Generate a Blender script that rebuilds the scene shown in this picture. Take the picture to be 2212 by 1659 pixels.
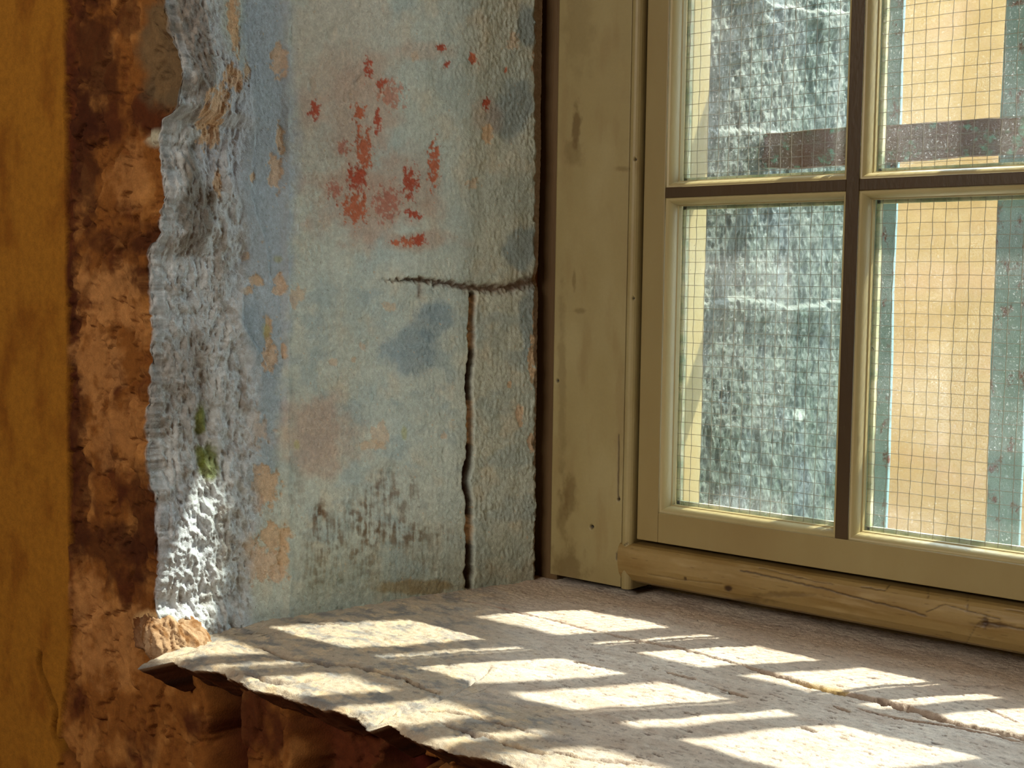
import bpy, bmesh, math, random
import numpy as np
from mathutils import Matrix, Vector

C = bpy.context.scene
for o in list(bpy.data.objects):
    bpy.data.objects.remove(o)

# ------------------------------------------------------------------ camera
W_, H_, FPX = 2212.0, 1659.0, 2890.0
CAM = np.array([0.971, -1.214, 0.344])
YAW, PITCH, ROLL = math.radians(40.3), math.radians(4.15), 0.014
_F = np.array([-math.sin(YAW) * math.cos(PITCH), math.cos(YAW) * math.cos(PITCH), -math.sin(PITCH)])
_R0 = np.array([math.cos(YAW), math.sin(YAW), 0.0])
_U0 = np.cross(_R0, _F)
_R = _R0 * math.cos(ROLL) + _U0 * math.sin(ROLL)
_U = _U0 * math.cos(ROLL) - _R0 * math.sin(ROLL)
cam_d = bpy.data.cameras.new('camera')
cam = bpy.data.objects.new('camera', cam_d)
C.collection.objects.link(cam)
cam.matrix_world = Matrix(((_R[0], _U[0], -_F[0], CAM[0]), (_R[1], _U[1], -_F[1], CAM[1]),
                           (_R[2], _U[2], -_F[2], CAM[2]), (0, 0, 0, 1)))
cam_d.sensor_width = 36.0
cam_d.lens = 36.0 * FPX / W_
cam_d.clip_start = 0.02
cam_d.clip_end = 60
C.camera = cam


def ray(px, py):
    d = _F + _R * ((px - W_ / 2) / FPX) - _U * ((py - H_ / 2) / FPX)
    return d


def hit(px, py, p0, n):
    """where the sight line of a photo point meets a plane of the place"""
    d = ray(px, py)
    t = np.dot(np.array(p0) - CAM, n) / np.dot(d, n)
    return CAM + d * t


def survey(P):
    """photo coordinates of points of the place (N,3)"""
    v = P - CAM
    z = v @ _F
    return W_ / 2 + FPX * (v @ _R) / z, H_ / 2 - FPX * (v @ _U) / z


# ------------------------------------------------------------------ light
SUN_DIR = Vector((-0.65, -1.0, -1.818)).normalized()
world = bpy.data.worlds.new('world')
C.world = world
world.use_nodes = True
wn = world.node_tree
wn.nodes.clear()
wo = wn.nodes.new('ShaderNodeOutputWorld')
wb = wn.nodes.new('ShaderNodeBackground')
wb.inputs['Color'].default_value = (0.76, 0.87, 1.0, 1)
wb.inputs['Strength'].default_value = 8.5
wn.links.new(wb.outputs[0], wo.inputs[0])
sun_d = bpy.data.lights.new('sun', 'SUN')
sun_d.energy = 11.5
sun_d.angle = math.radians(0.55)
sun_d.color = (1.0, 0.90, 0.78)
sun = bpy.data.objects.new('sun', sun_d)
C.collection.objects.link(sun)
sun.rotation_euler = SUN_DIR.to_track_quat('-Z', 'Y').to_euler()
sun.location = (3, 5, 8)
# added fill light behind the camera; no window is built there
al = bpy.data.lights.new('room_fill', 'AREA')
al.shape = 'RECTANGLE'
al.size, al.size_y = 1.4, 1.4
al.energy = 56
al.color = (1.0, 0.91, 0.76)
alo = bpy.data.objects.new('room_fill', al)
C.collection.objects.link(alo)
alo.location = (0.2, -3.15, 1.15)
alo.rotation_euler = (math.radians(78), 0, 0)
C.view_settings.view_transform = 'Standard'
C.view_settings.look = 'None'
C.view_settings.gamma = 1
C.view_settings.use_curve_mapping = False
C.view_settings.exposure = 0.34
C.cycles.max_bounces = 8
C.cycles.diffuse_bounces = 5
C.cycles.transparent_max_bounces = 16
C.cycles.use_denoising = True
C.cycles.sample_clamp_indirect = 6.0


# ------------------------------------------------------------------ helpers
def lin(c):
    c = np.asarray(c, float) / 255.0
    return np.where(c <= 0.04045, c / 12.92, ((c + 0.055) / 1.055) ** 2.4)


def link(o, parent=None):
    C.collection.objects.link(o)
    if parent is not None:
        o.parent = parent
    return o


def struct(o, label=None):
    o['kind'] = 'structure'
    if label:
        o['label'] = label
    return o


def empty(name, loc=(0, 0, 0)):
    o = bpy.data.objects.new(name, None)
    o.location = loc
    o.empty_display_size = 0.05
    return link(o)


_perm = np.random.RandomState(7).permutation(512)


def _h(ix, iy, seed):
    return _perm[(ix + _perm[(iy + seed * 37) & 511]) & 511]


def pn(x, y, seed=0):
    """gradient noise about -1..1"""
    ix, iy = np.floor(x).astype(int), np.floor(y).astype(int)
    fx, fy = x - ix, y - iy
    u = fx * fx * fx * (fx * (fx * 6 - 15) + 10)
    v = fy * fy * fy * (fy * (fy * 6 - 15) + 10)

    def g(i, j, dx, dy):
        a = _h(i & 511, j & 511, seed) * (2 * math.pi / 512)
        return np.cos(a) * dx + np.sin(a) * dy
    a = g(ix, iy, fx, fy)
    b = g(ix + 1, iy, fx - 1, fy)
    c = g(ix, iy + 1, fx, fy - 1)
    d = g(ix + 1, iy + 1, fx - 1, fy - 1)
    return 1.5 * (a + u * (b - a) + v * (c - a) + u * v * (a - b - c + d))


def fbm(x, y, seed=0, octv=4, gain=0.5):
    s, a, f, t = 0, 1.0, 1.0, 0
    for k in range(octv):
        s = s + a * pn(x * f + 13.7 * k, y * f + 7.1 * k, seed + k)
        t += a
        a *= gain
        f *= 2.03
    return s / t


def ridge(x, y, seed=0, octv=4):
    s, a, f, t = 0, 1.0, 1.0, 0
    for k in range(octv):
        s = s + a * (1 - 2 * np.abs(pn(x * f + 3.3 * k, y * f + 9.1 * k, seed + k)))
        t += a
        a *= 0.55
        f *= 2.1
    return s / t


def worley(x, y, seed=0):
    """distance to nearest cell point, edge distance and a cell id 0..1"""
    ix, iy = np.floor(x).astype(int), np.floor(y).astype(int)
    f1 = np.full(x.shape, 9.0)
    f2 = np.full(x.shape, 9.0)
    cid = np.zeros(x.shape)
    for dx in (-1, 0, 1):
        for dy in (-1, 0, 1):
            i, j = ix + dx, iy + dy
            hx = _h(i & 511, j & 511, seed) / 512.0
            hy = _h(i & 511, j & 511, seed + 5) / 512.0
            d = np.hypot(i + 0.15 + 0.7 * hx - x, j + 0.15 + 0.7 * hy - y)
            m = d < f1
            f2 = np.where(m, f1, np.minimum(f2, d))
            cid = np.where(m, _h(i & 511, j & 511, seed + 9) / 512.0, cid)
            f1 = np.where(m, d, f1)
    return f1, f2 - f1, cid


def sst(a, b, x):
    t = np.clip((x - a) / (b - a), 0, 1)
    return t * t * (3 - 2 * t)


def blob(X, Y, cx, cy, rx, ry, wob=None, soft=0.25):
    d = np.hypot((X - cx) / rx, (Y - cy) / ry)
    if wob is not None:
        d = d + wob
    return 1 - sst(1 - soft, 1 + soft, d)


def pdist(X, Y, pts):
    """distance to a polyline, and position 0..1 along it"""
    best = np.full(X.shape, 1e9)
    along = np.zeros(X.shape)
    n = len(pts) - 1
    for k in range(n):
        (x0, y0), (x1, y1) = pts[k], pts[k + 1]
        dx, dy = x1 - x0, y1 - y0
        t = np.clip(((X - x0) * dx + (Y - y0) * dy) / (dx * dx + dy * dy), 0, 1)
        d = np.hypot(X - x0 - t * dx, Y - y0 - t * dy)
        along = np.where(d < best, (k + t) / n, along)
        best = np.minimum(best, d)
    return best, along


def mix(A, B, m):
    return A * (1 - m[..., None]) + np.asarray(B) * m[..., None]


def sheet(name, P, col, mat, parent=None, flip=False, keep=None):
    """a relief surface from an (n,m,3) array of points with a colour per point"""
    n, m = P.shape[:2]
    me = bpy.data.meshes.new(name)
    idx = np.arange(n * m).reshape(n, m)
    q = np.stack([idx[:-1, :-1], idx[1:, :-1], idx[1:, 1:], idx[:-1, 1:]], -1)
    if keep is not None:
        q = q[keep]
    q = q.reshape(-1, 4)
    if flip:
        q = q[:, ::-1]
    me.vertices.add(n * m)
    me.vertices.foreach_set('co', P.reshape(-1).astype(np.float32))
    me.loops.add(q.size)
    me.loops.foreach_set('vertex_index', np.ascontiguousarray(q).reshape(-1).astype(np.int32))
    me.polygons.add(len(q))
    me.polygons.foreach_set('loop_start', np.arange(0, q.size, 4, dtype=np.int32))
    me.polygons.foreach_set('loop_total', np.full(len(q), 4, np.int32))
    me.update(calc_edges=True)
    me.polygons.foreach_set('use_smooth', np.ones(len(q), bool))
    a = me.color_attributes.new('Col', 'FLOAT_COLOR', 'POINT')
    c4 = np.ones((n * m, 4), np.float32)
    c4[:, :3] = np.clip(col.reshape(-1, 3), 0, 1)
    a.data.foreach_set('color', c4.reshape(-1))
    me.materials.append(mat)
    me.validate()
    o = bpy.data.objects.new(name, me)
    return link(o, parent)


def add_box(bm, x0, x1, y0, y1, z0, z1):
    vs = [bm.verts.new((x, y, z)) for x in (x0, x1) for y in (y0, y1) for z in (z0, z1)]
    for f in ((0, 1, 3, 2), (4, 6, 7, 5), (0, 4, 5, 1), (2, 3, 7, 6), (0, 2, 6, 4), (1, 5, 7, 3)):
        bm.faces.new([vs[i] for i in f])
    return vs


def build(name, bm, mat, parent=None, bevel=0, seg=2, smooth=False):
    bmesh.ops.recalc_face_normals(bm, faces=bm.faces)
    me = bpy.data.meshes.new(name)
    bm.to_mesh(me)
    bm.free()
    me.materials.append(mat)
    if smooth:
        me.polygons.foreach_set('use_smooth', np.ones(len(me.polygons), bool))
    o = bpy.data.objects.new(name, me)
    link(o, parent)
    if bevel:
        b = o.modifiers.new('bevel', 'BEVEL')
        b.width = bevel
        b.segments = seg
        b.limit_method = 'ANGLE'
    return o


def boxes(name, bl, mat, parent=None, bevel=0, seg=2):
    bm = bmesh.new()
    for b in bl:
        add_box(bm, *b)
    return build(name, bm, mat, parent, bevel, seg)


# ------------------------------------------------------------------ materials
def nodes(name):
    m = bpy.data.materials.new(name)
    m.use_nodes = True
    nt = m.node_tree
    b = nt.nodes['Principled BSDF']
    return m, nt, b


def NN(nt, t, **kw):
    n = nt.nodes.new(t)
    for k, v in kw.items():
        if k in n.inputs.keys():
            n.inputs[k].default_value = v
        else:
            setattr(n, k, v)
    return n


def relief_mat(name, rough=0.9, fine=900.0, amp=0.35, bump=0.35, dist=0.0006, var=0.16, spec=0.2):
    m, nt, b = nodes(name)
    at = NN(nt, 'ShaderNodeAttribute', attribute_name='Col')
    tc = NN(nt, 'ShaderNodeTexCoord')
    n1 = NN(nt, 'ShaderNodeTexNoise', Scale=fine, Detail=4.0, Roughness=0.65)
    n2 = NN(nt, 'ShaderNodeTexNoise', Scale=fine * 0.17, Detail=5.0, Roughness=0.6)
    for n in (n1, n2):
        nt.links.new(tc.outputs['Object'], n.inputs['Vector'])
    ad = NN(nt, 'ShaderNodeMath', operation='ADD')
    nt.links.new(n1.outputs[0], ad.inputs[0])
    nt.links.new(n2.outputs[0], ad.inputs[1])
    mr = NN(nt, 'ShaderNodeMapRange')
    mr.inputs['From Min'].default_value = 0.6
    mr.inputs['From Max'].default_value = 1.4
    mr.inputs['To Min'].default_value = 1 - var
    mr.inputs['To Max'].default_value = 1 + var
    nt.links.new(ad.outputs[0], mr.inputs['Value'])
    vm = NN(nt, 'ShaderNodeVectorMath', operation='SCALE')
    nt.links.new(at.outputs['Color'], vm.inputs[0])
    nt.links.new(mr.outputs[0], vm.inputs['Scale'])
    nt.links.new(vm.outputs[0], b.inputs['Base Color'])
    bp = NN(nt, 'ShaderNodeBump', Strength=bump, Distance=dist)
    nt.links.new(ad.outputs[0], bp.inputs['Height'])
    nt.links.new(bp.outputs[0], b.inputs['Normal'])
    b.inputs['Roughness'].default_value = rough
    b.inputs['Specular IOR Level'].default_value = spec
    return m


def paint_mat(name, base, alt, rough=0.5, scale=6.0, stretch=(1, 1, 1), dirt=(0.2, 0.13, 0.06), dirt_at=0.66, bump=0.25, spec=0.35):
    m, nt, b = nodes(name)
    tc = NN(nt, 'ShaderNodeTexCoord')
    mp = NN(nt, 'ShaderNodeMapping')
    mp.inputs['Scale'].default_value = stretch
    nt.links.new(tc.outputs['Object'], mp.inputs[0])
    n1 = NN(nt, 'ShaderNodeTexNoise', Scale=scale, Detail=6.0, Roughness=0.6)
    n2 = NN(nt, 'ShaderNodeTexNoise', Scale=scale * 3.1, Detail=8.0, Roughness=0.7)
    n3 = NN(nt, 'ShaderNodeTexNoise', Scale=scale * 40, Detail=3.0)
    for n in (n1, n2, n3):
        nt.links.new(mp.outputs[0], n.inputs['Vector'])
    r1 = NN(nt, 'ShaderNodeValToRGB')
    r1.color_ramp.elements[0].position = 0.35
    r1.color_ramp.elements[1].position = 0.68
    r1.color_ramp.elements[0].color = (*lin(base), 1)
    r1.color_ramp.elements[1].color = (*lin(alt), 1)
    nt.links.new(n1.outputs[0], r1.inputs[0])
    mr = NN(nt, 'ShaderNodeMapRange')
    mr.inputs['From Min'].default_value = dirt_at
    mr.inputs['From Max'].default_value = dirt_at + 0.1
    nt.links.new(n2.outputs[0], mr.inputs['Value'])
    mx = NN(nt, 'ShaderNodeMix', data_type='RGBA')
    mx.inputs['B'].default_value = (*dirt, 1)
    nt.links.new(mr.outputs[0], mx.inputs['Factor'])
    nt.links.new(r1.outputs[0], mx.inputs['A'])
    nt.links.new(mx.outputs['Result'], b.inputs['Base Color'])
    ad = NN(nt, 'ShaderNodeMath', operation='ADD')
    nt.links.new(n3.outputs[0], ad.inputs[0])
    nt.links.new(n2.outputs[0], ad.inputs[1])
    bp = NN(nt, 'ShaderNodeBump', Strength=bump, Distance=0.001)
    nt.links.new(ad.outputs[0], bp.inputs['Height'])
    nt.links.new(bp.outputs[0], b.inputs['Normal'])
    b.inputs['Roughness'].default_value = rough
    b.inputs['Specular IOR Level'].default_value = spec
    return m


M_plaster = relief_mat('aged_blue_plaster', fine=850, var=0.26, bump=0.9, dist=0.0011)
M_brown = relief_mat('brown_limewash', fine=700, var=0.28, bump=0.6, dist=0.001)
M_sill = relief_mat('painted_sill', rough=0.6, fine=900, var=0.26, bump=0.9, dist=0.0009, spec=0.4)
M_stone = relief_mat('outer_stone', fine=1000, var=0.35, rough=0.5, spec=0.6, bump=0.9, dist=0.001)
M_ochre = relief_mat('ochre_render', fine=60, var=0.10, bump=0.3, dist=0.01)
M_paint = paint_mat('cream_gloss_paint', (138, 124, 84), (128, 110, 70), rough=0.42, stretch=(1, 1, 0.35), dirt=(0.30, 0.21, 0.10), dirt_at=0.70)
M_rail = paint_mat('worn_cream_paint', (130, 110, 68), (112, 90, 50), rough=0.5, scale=7, stretch=(0.25, 1, 1.6), dirt=(0.16, 0.10, 0.05), dirt_at=0.66, bump=0.4)
M_bead = paint_mat('cream_bead_paint', (168, 156, 116), (156, 142, 100), rough=0.38, stretch=(1, 1, 0.5), dirt=(0.30, 0.21, 0.10), dirt_at=0.72)
M_bar = paint_mat('dark_brown_bar_paint', (66, 48, 20), (54, 38, 14), rough=0.45, stretch=(1, 1, 0.4), dirt=(0.08, 0.04, 0.02))  # glazing bars a darker brown than the frame paint
M_brownwood = paint_mat('brown_stained_wood', (98, 76, 48), (80, 60, 34), rough=0.6, scale=14, stretch=(1, 1, 0.2), bump=0.4)
M_outwood = paint_mat('outer_lining_paint', (150, 140, 100), (146, 124, 76), rough=0.6, scale=9, stretch=(1, 1, 0.4), dirt=(0.5, 0.38, 0.2), dirt_at=0.72)
M_putty = paint_mat('putty', (205, 196, 160), (120, 140, 110), rough=0.7, scale=60, dirt=(0.05, 0.07, 0.04), dirt_at=0.6)


def grille_mat():
    m = paint_mat('rusty_teal_ironwork', (112, 144, 150), (128, 162, 162), rough=0.6, scale=26, stretch=(1, 1, 0.6), dirt=tuple(lin((104, 62, 44))), dirt_at=0.545, bump=0.6)
    return m


M_iron = grille_mat()
M_rust = paint_mat('rusted_ironwork', (112, 72, 56), (96, 80, 60), rough=0.75, scale=16, dirt=tuple(lin((104, 156, 134))), dirt_at=0.54, bump=0.6)


def glass_mat():
    m = bpy.data.materials.new('dusty_wired_glass')
    m.use_nodes = True
    nt = m.node_tree
    nt.nodes.clear()
    out = NN(nt, 'ShaderNodeOutputMaterial')
    tr = NN(nt, 'ShaderNodeBsdfTransparent')
    tr.inputs[0].default_value = (0.93, 0.97, 0.94, 1)
    gl = NN(nt, 'ShaderNodeBsdfGlossy')
    gl.inputs['Roughness'].default_value = 0.04
    lw = NN(nt, 'ShaderNodeLayerWeight')
    pw = NN(nt, 'ShaderNodeMath', operation='POWER')
    pw.inputs[1].default_value = 4.0
    nt.links.new(lw.outputs['Facing'], pw.inputs[0])
    fr = NN(nt, 'ShaderNodeMapRange')
    fr.inputs['To Min'].default_value = 0.035
    fr.inputs['To Max'].default_value = 0.7
    nt.links.new(pw.outputs[0], fr.inputs['Value'])
    m1 = NN(nt, 'ShaderNodeMixShader')
    nt.links.new(fr.outputs[0], m1.inputs[0])
    nt.links.new(tr.outputs[0], m1.inputs[1])
    nt.links.new(gl.outputs[0], m1.inputs[2])
    df = NN(nt, 'ShaderNodeBsdfTranslucent')
    df.inputs[0].default_value = (0.9, 0.92, 0.92, 1)
    tc = NN(nt, 'ShaderNodeTexCoord')
    n1 = NN(nt, 'ShaderNodeTexNoise', Scale=420.0, Detail=2.0, Roughness=0.6)
    n2 = NN(nt, 'ShaderNodeTexNoise', Scale=7.0, Detail=4.0, Roughness=0.6)
    for n in (n1, n2):
        nt.links.new(tc.outputs['Object'], n.inputs['Vector'])
    a = NN(nt, 'ShaderNodeMapRange')
    a.inputs['From Min'].default_value = 0.60
    a.inputs['From Max'].default_value = 0.72
    a.inputs['To Max'].default_value = 0.35
    nt.links.new(n1.outputs[0], a.inputs['Value'])
    b = NN(nt, 'ShaderNodeMapRange')
    b.inputs['From Min'].default_value = 0.38
    b.inputs['From Max'].default_value = 0.65
    b.inputs['To Min'].default_value = 0.008
    b.inputs['To Max'].default_value = 0.04
    nt.links.new(n2.outputs[0], b.inputs['Value'])
    mu = NN(nt, 'ShaderNodeMath', operation='MULTIPLY')
    nt.links.new(a.outputs[0], mu.inputs[0])
    nt.links.new(n2.outputs[0], mu.inputs[1])
    ad = NN(nt, 'ShaderNodeMath', operation='ADD')
    nt.links.new(mu.outputs[0], ad.inputs[0])
    nt.links.new(b.outputs[0], ad.inputs[1])
    m2 = NN(nt, 'ShaderNodeMixShader')
    nt.links.new(ad.outputs[0], m2.inputs[0])
    nt.links.new(m1.outputs[0], m2.inputs[1])
    nt.links.new(df.outputs[0], m2.inputs[2])
    nt.links.new(m2.outputs[0], out.inputs[0])
    return m


M_glass = glass_mat()
M_wire, _nt, _b = nodes('steel_wire')
_b.inputs['Base Color'].default_value = (0.20, 0.17, 0.12, 1)
_b.inputs['Roughness'].default_value = 0.5

# ------------------------------------------------------------------ the wall the window sits in
WALL_Y = -0.478         # face of the wall towards the room
JX, JY = -0.010, -0.004     # where the left reveal meets the window frame
ZT = 0.80               # height the relief sheets are built to
STEP = 0.00125
NJ = np.array([0.976, -0.218, 0.0])

# broken arris between room face and reveal: x of the corner at a height
_arr = [(345, -60), (348, 0), (366, 80), (388, 150), (380, 225), (346, 255), (334, 310), (346, 400), (338, 500), (318, 550),
        (322, 700), (316, 850), (312, 980), (330, 1100), (334, 1200), (330, 1320), (352, 1400)]
_az, _ax = [], []
for (px, py) in _arr:
    p = hit(px, py, (0, WALL_Y, 0), np.array([0, 1.0, 0]))
    _az.append(p[2])
    _ax.append(p[0])
_o = np.argsort(_az)
_az, _ax = np.array(_az)[_o], np.array(_ax)[_o]


def front_relief(x, z):
    """height of the room face (towards the room) and its colour"""
    P = np.stack([x, np.full_like(x, WALL_Y), z], -1)
    X, Y = survey(P.reshape(-1, 3))
    X, Y = X.reshape(x.shape), Y.reshape(x.shape)
    edge = -0.243 + 0.0025 * fbm(z * 30, x * 0 + 1, 3, 4) - 0.012 * sst(0.0, -0.12, z) - 0.03 * sst(-0.03, -0.2, z) * (0.5 + 0.5 * fbm(z * 40, x * 0, 8, 3))
    flat = 1 - sst(edge - 0.001, edge + 0.0015, x)
    f1, ed, cid = worley(x * 22 + 0.5 * fbm(x * 40, z * 40, 2, 3), z * 13 + 0.5 * fbm(x * 40, z * 40, 5, 3), 4)
    rub = -0.006 + 0.006 * (cid - 0.5) + 0.005 * fbm(x * 22, z * 16, 11, 4, 0.55) + 0.0016 * ridge(x * 60, z * 45, 6, 3)
    rub = rub - 0.004 * (1 - sst(0.0, 0.2, ed))
    pl = 0.0012 * fbm(x * 14, z * 10, 21, 4) + 0.0004 * fbm(x * 120, z * 90, 22, 3)
    # the open joints and missing plaster under the sill
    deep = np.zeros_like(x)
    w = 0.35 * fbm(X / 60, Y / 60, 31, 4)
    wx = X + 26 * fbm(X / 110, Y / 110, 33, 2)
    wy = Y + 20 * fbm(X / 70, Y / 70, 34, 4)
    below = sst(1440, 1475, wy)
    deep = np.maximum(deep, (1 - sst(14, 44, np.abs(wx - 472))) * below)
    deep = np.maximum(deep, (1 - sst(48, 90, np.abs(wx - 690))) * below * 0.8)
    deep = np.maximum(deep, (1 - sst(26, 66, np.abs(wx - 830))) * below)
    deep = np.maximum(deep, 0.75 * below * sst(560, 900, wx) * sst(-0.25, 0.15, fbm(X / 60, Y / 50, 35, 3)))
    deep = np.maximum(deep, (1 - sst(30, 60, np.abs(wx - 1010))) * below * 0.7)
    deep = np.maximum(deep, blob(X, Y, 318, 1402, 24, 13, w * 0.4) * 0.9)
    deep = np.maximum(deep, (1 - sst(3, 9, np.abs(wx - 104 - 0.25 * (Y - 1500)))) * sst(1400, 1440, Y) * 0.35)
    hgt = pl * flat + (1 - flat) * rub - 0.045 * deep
    # colour of the brown limewash, dark blotches and bare lime patches
    n = fbm(x * 18, z * 12, 41, 5)
    n2 = fbm(x * 60, z * 45, 45, 4)
    col = np.ones(x.shape + (3,)) * lin((146, 98, 28))
    col = mix(col, lin((124, 76, 18)), sst(-0.1, 0.5, n))
    c2 = np.ones(x.shape + (3,)) * lin((126, 78, 32))
    c2 = mix(c2, lin((166, 116, 62)), sst(0.0, 0.35, fbm(x * 24, z * 20, 51, 5)) * 0.8)
    c2 = mix(c2, lin((70, 30, 10)), sst(0.0, 0.4, -fbm(x * 15, z * 13, 55, 5)) * 0.9)
    c2 = mix(c2, lin((96, 44, 18)), (1 - sst(0.0, 0.10, ed)) * 0.3)
    c2 = mix(c2, lin((80, 34, 14)), (1 - sst(0, 26, X - 138 - 26 * np.abs(n2))) * sst(1500, 1200, Y) * 0.8)
    for (cx, cy, rx, ry, a_) in ((190, 120, 45, 150, .8), (170, 350, 28, 170, .8), (152, 1000, 26, 220, .7), (300, 600, 60, 36, .8), (240, 1190, 90, 60, .7), (300, 1130, 40, 110, .7),
                                 (320, 520, 40, 30, .7), (240, 520, 90, 30, .5), (150, 640, 14, 120, .7), (260, 40, 20, 60, .6)):
        c2 = mix(c2, lin((58, 24, 8)), blob(X, Y, cx, cy, rx, ry, 1.3 * fbm(X / 50, Y / 60, 57, 5, 0.6), 0.45) * a_)
    for (cx, cy, rx, ry, a_) in ((235, 640, 55, 60, .7), (200, 780, 50, 90, .6), (240, 1390, 70, 80, .6), (260, 930, 70, 70, .5), (290, 700, 36, 50, .5), (190, 620, 36, 40, .5), (270, 380, 30, 70, .5), (180, 1300, 30, 60, .6)):
        c2 = mix(c2, lin((178, 128, 76)), blob(X, Y, cx, cy, rx, ry, 1.3 * fbm(X / 40, Y / 50, 58, 5, 0.6), 0.4) * a_)
    c2 = mix(c2, lin((98, 86, 64)), blob(X, Y, 345, 110, 60, 130, w) * 0.8)
    c2 = mix(c2, lin((178, 176, 156)), blob(X, Y, 345, 300, 42, 26, w * 0.5) * 0.9)
    c2 = mix(c2, lin((200, 168, 120)), blob(X, Y, 350, 1345, 60, 32, w * 0.7) * 0.9)
    c2 = mix(c2, lin((70, 18, 8)), deep)  # dark red recesses; mostly shadow put into the colour
    col = mix(c2, col, flat)
    return hgt, col


def jamb_relief(s, z, L):
    """height and colour of the left reveal; s runs from the window (0) to the arris (L)"""
    x = JX - 0.218 * s
    y = JY - 0.976 * s
    P = np.stack([x, y, z], -1)
    X, Y = survey(P.reshape(-1, 3))
    X, Y = X.reshape(s.shape), Y.reshape(s.shape)
    w = 0.45 * fbm(X / 28, Y / 28, 61, 4, 0.6)
    wb = 0.6 * fbm(X / 70, Y / 70, 62, 4, 0.6)
    # --- height
    rough = 1 - sst(470, 560, X + 40 * fbm(X / 120, Y / 120, 63, 3) - 30 * sst(500, 900, Y) + 60 * (1 - sst(100, 260, Y)))
    mid = sst(480, 600, X) * (1 - sst(610, 640, X))
    h = 0.0012 * fbm(s * 40, z * 30, 64, 3) + 0.0010 * ridge(s * 150, z * 105, 65, 3)
    h = h + 0.0009 * fbm(s * 330, z * 240, 66, 2) * (0.6 + 0.8 * sst(0.0, 0.4, fbm(s * 9, z * 9, 67, 2)))
    h = h + 0.0045 * sst(0, 0.5, fbm(s * 9, z * 7, 68, 2)) * 0.4
    hr = 0.0095 * fbm(s * 24, z * 15, 71, 5, 0.6) + 0.0050 * ridge(s * 64, z * 40, 72, 4) + 0.0012 * fbm(s * 300, z * 200, 73, 3)
    h = h * (1 - rough) + (hr - 0.004) * rough
    # a raised seam where the newer coat begins
    h = h + 0.0012 * np.exp(-((X - 622 - 4 * fbm(X * 0, Y / 80, 74, 3)) / 5.0) ** 2)
    h = h - 0.0015 * (1 - sst(604, 618, X + 5 * fbm(X / 30, Y / 50, 75, 3)))
    # lifted paint skins
    for pts, d in (([(500, 0), (498, 40), (478, 70), (468, 120), (488, 190)], 0.004), ([(540, 300), (528, 420), (568, 520), (580, 600)], 0.0022),
                   ([(520, 620), (515, 700), (545, 745), (575, 790)], 0.0028)):
        ypt = [p[1] for p in pts]
        dx = X - np.interp(Y, ypt, [p[0] for p in pts]) + 9 * w
        on = sst(ypt[0] - 30, ypt[0] + 20, Y) * (1 - sst(ypt[-1] - 20, ypt[-1] + 40, Y))
        h = h + d * on * np.where(dx < 0, np.exp(np.minimum(dx, 0) / 26), np.exp(-(np.maximum(dx, 0) / 2.5) ** 2))
    # joints of the stone blocks under the paint
    hj, aj = pdist(X, Y + 11 * w + 9 * fbm(X / 10, Y / 9, 76, 3), [(780, 603), (850, 606), (905, 604), (960, 612), (1020, 622), (1080, 624), (1140, 612), (1172, 600)])
    wid = 2.5 + 12 * aj ** 1.5 + 3 * np.abs(w)
    jm = np.exp(-(hj / wid) ** 2) * sst(0.0, 0.25, aj + 0.2 * w)
    h = h - 0.006 * jm
    hj2, _ = pdist(X + 4 * w, Y, [(905, 604), (905, 640)])
    jm2 = np.exp(-(hj2 / 5) ** 2) * 0.7
    h = h - 0.003 * jm2
    vx = [(1022, 636), (1018, 700), (1020, 760), (1012, 830), (1016, 900), (1016, 980), (1006, 1040), (1014, 1080), (1015, 1180), (1013, 1268)]
    vj, av = pdist(X + 3 * w, Y, vx)
    vwid = 6.0 + 4 * np.abs(fbm(Y / 45, Y * 0, 77, 3)) * 2
    vm = np.exp(-(vj / vwid) ** 4)
    h = h - 0.009 * vm
    core = np.exp(-((vj) / (vwid * 0.5)) ** 2) * vm
    # the right edge falls away, chipped
    chip = sst(1152, 1166, X + 7 * fbm(X / 18, Y / 22, 78, 3))
    h = h - 0.010 * chip
    # the block right of the joint is horizontally tooled
    rb = sst(1030, 1040, X) * sst(640, 650, Y)
    h = h + rb * 0.0008 * fbm(s * 60, z * 260, 79, 3)
    # pits and scratches
    for (cx, cy, rx, ry, d) in ((812, 845, 9, 18, .002), (790, 745, 6, 9, .002), (958, 985, 5, 14, .0016), (692, 1120, 8, 26, .002),
                                (757, 1100, 10, 14, .002), (1052, 1110, 6, 14, .002), (715, 75, 10, 14, .002), (775, 180, 9, 12, .002),
                                (735, 1260, 8, 6, .0025), (845, 1020, 8, 12, .002), (672, 185, 7, 16, .002)):
        h = h - d * blob(X, Y, cx, cy, rx, ry, w, 0.5)
    # --- colour
    col = np.ones(X.shape + (3,)) * lin((200, 210, 202))
    col = mix(col, lin((188, 202, 198)), sst(-0.2, 0.4, fbm(X / 120, Y / 120, 81, 4)))
    col = mix(col, lin((212, 208, 190)), sst(0.0, 0.5, fbm(X / 60, Y / 80, 82, 5)) * 0.6)
    col = mix(col, lin((206, 200, 186)), blob(X, Y, 740, 170, 120, 260, wb) * 0.6)
    col = mix(col, lin((174, 192, 194)), sst(0.02, 0.35, fbm(X / 90, Y / 60, 83, 4)) * sst(560, 640, Y) * 0.7)
    bl = blob(X, Y, 560, 380, 75, 560, wb * 0.7)
    col = mix(col, lin((176, 192, 206)), bl * 0.9)
    col = mix(col, lin((164, 184, 198)), blob(X, Y, 545, 860, 60, 220, wb) * 0.8)
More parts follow.
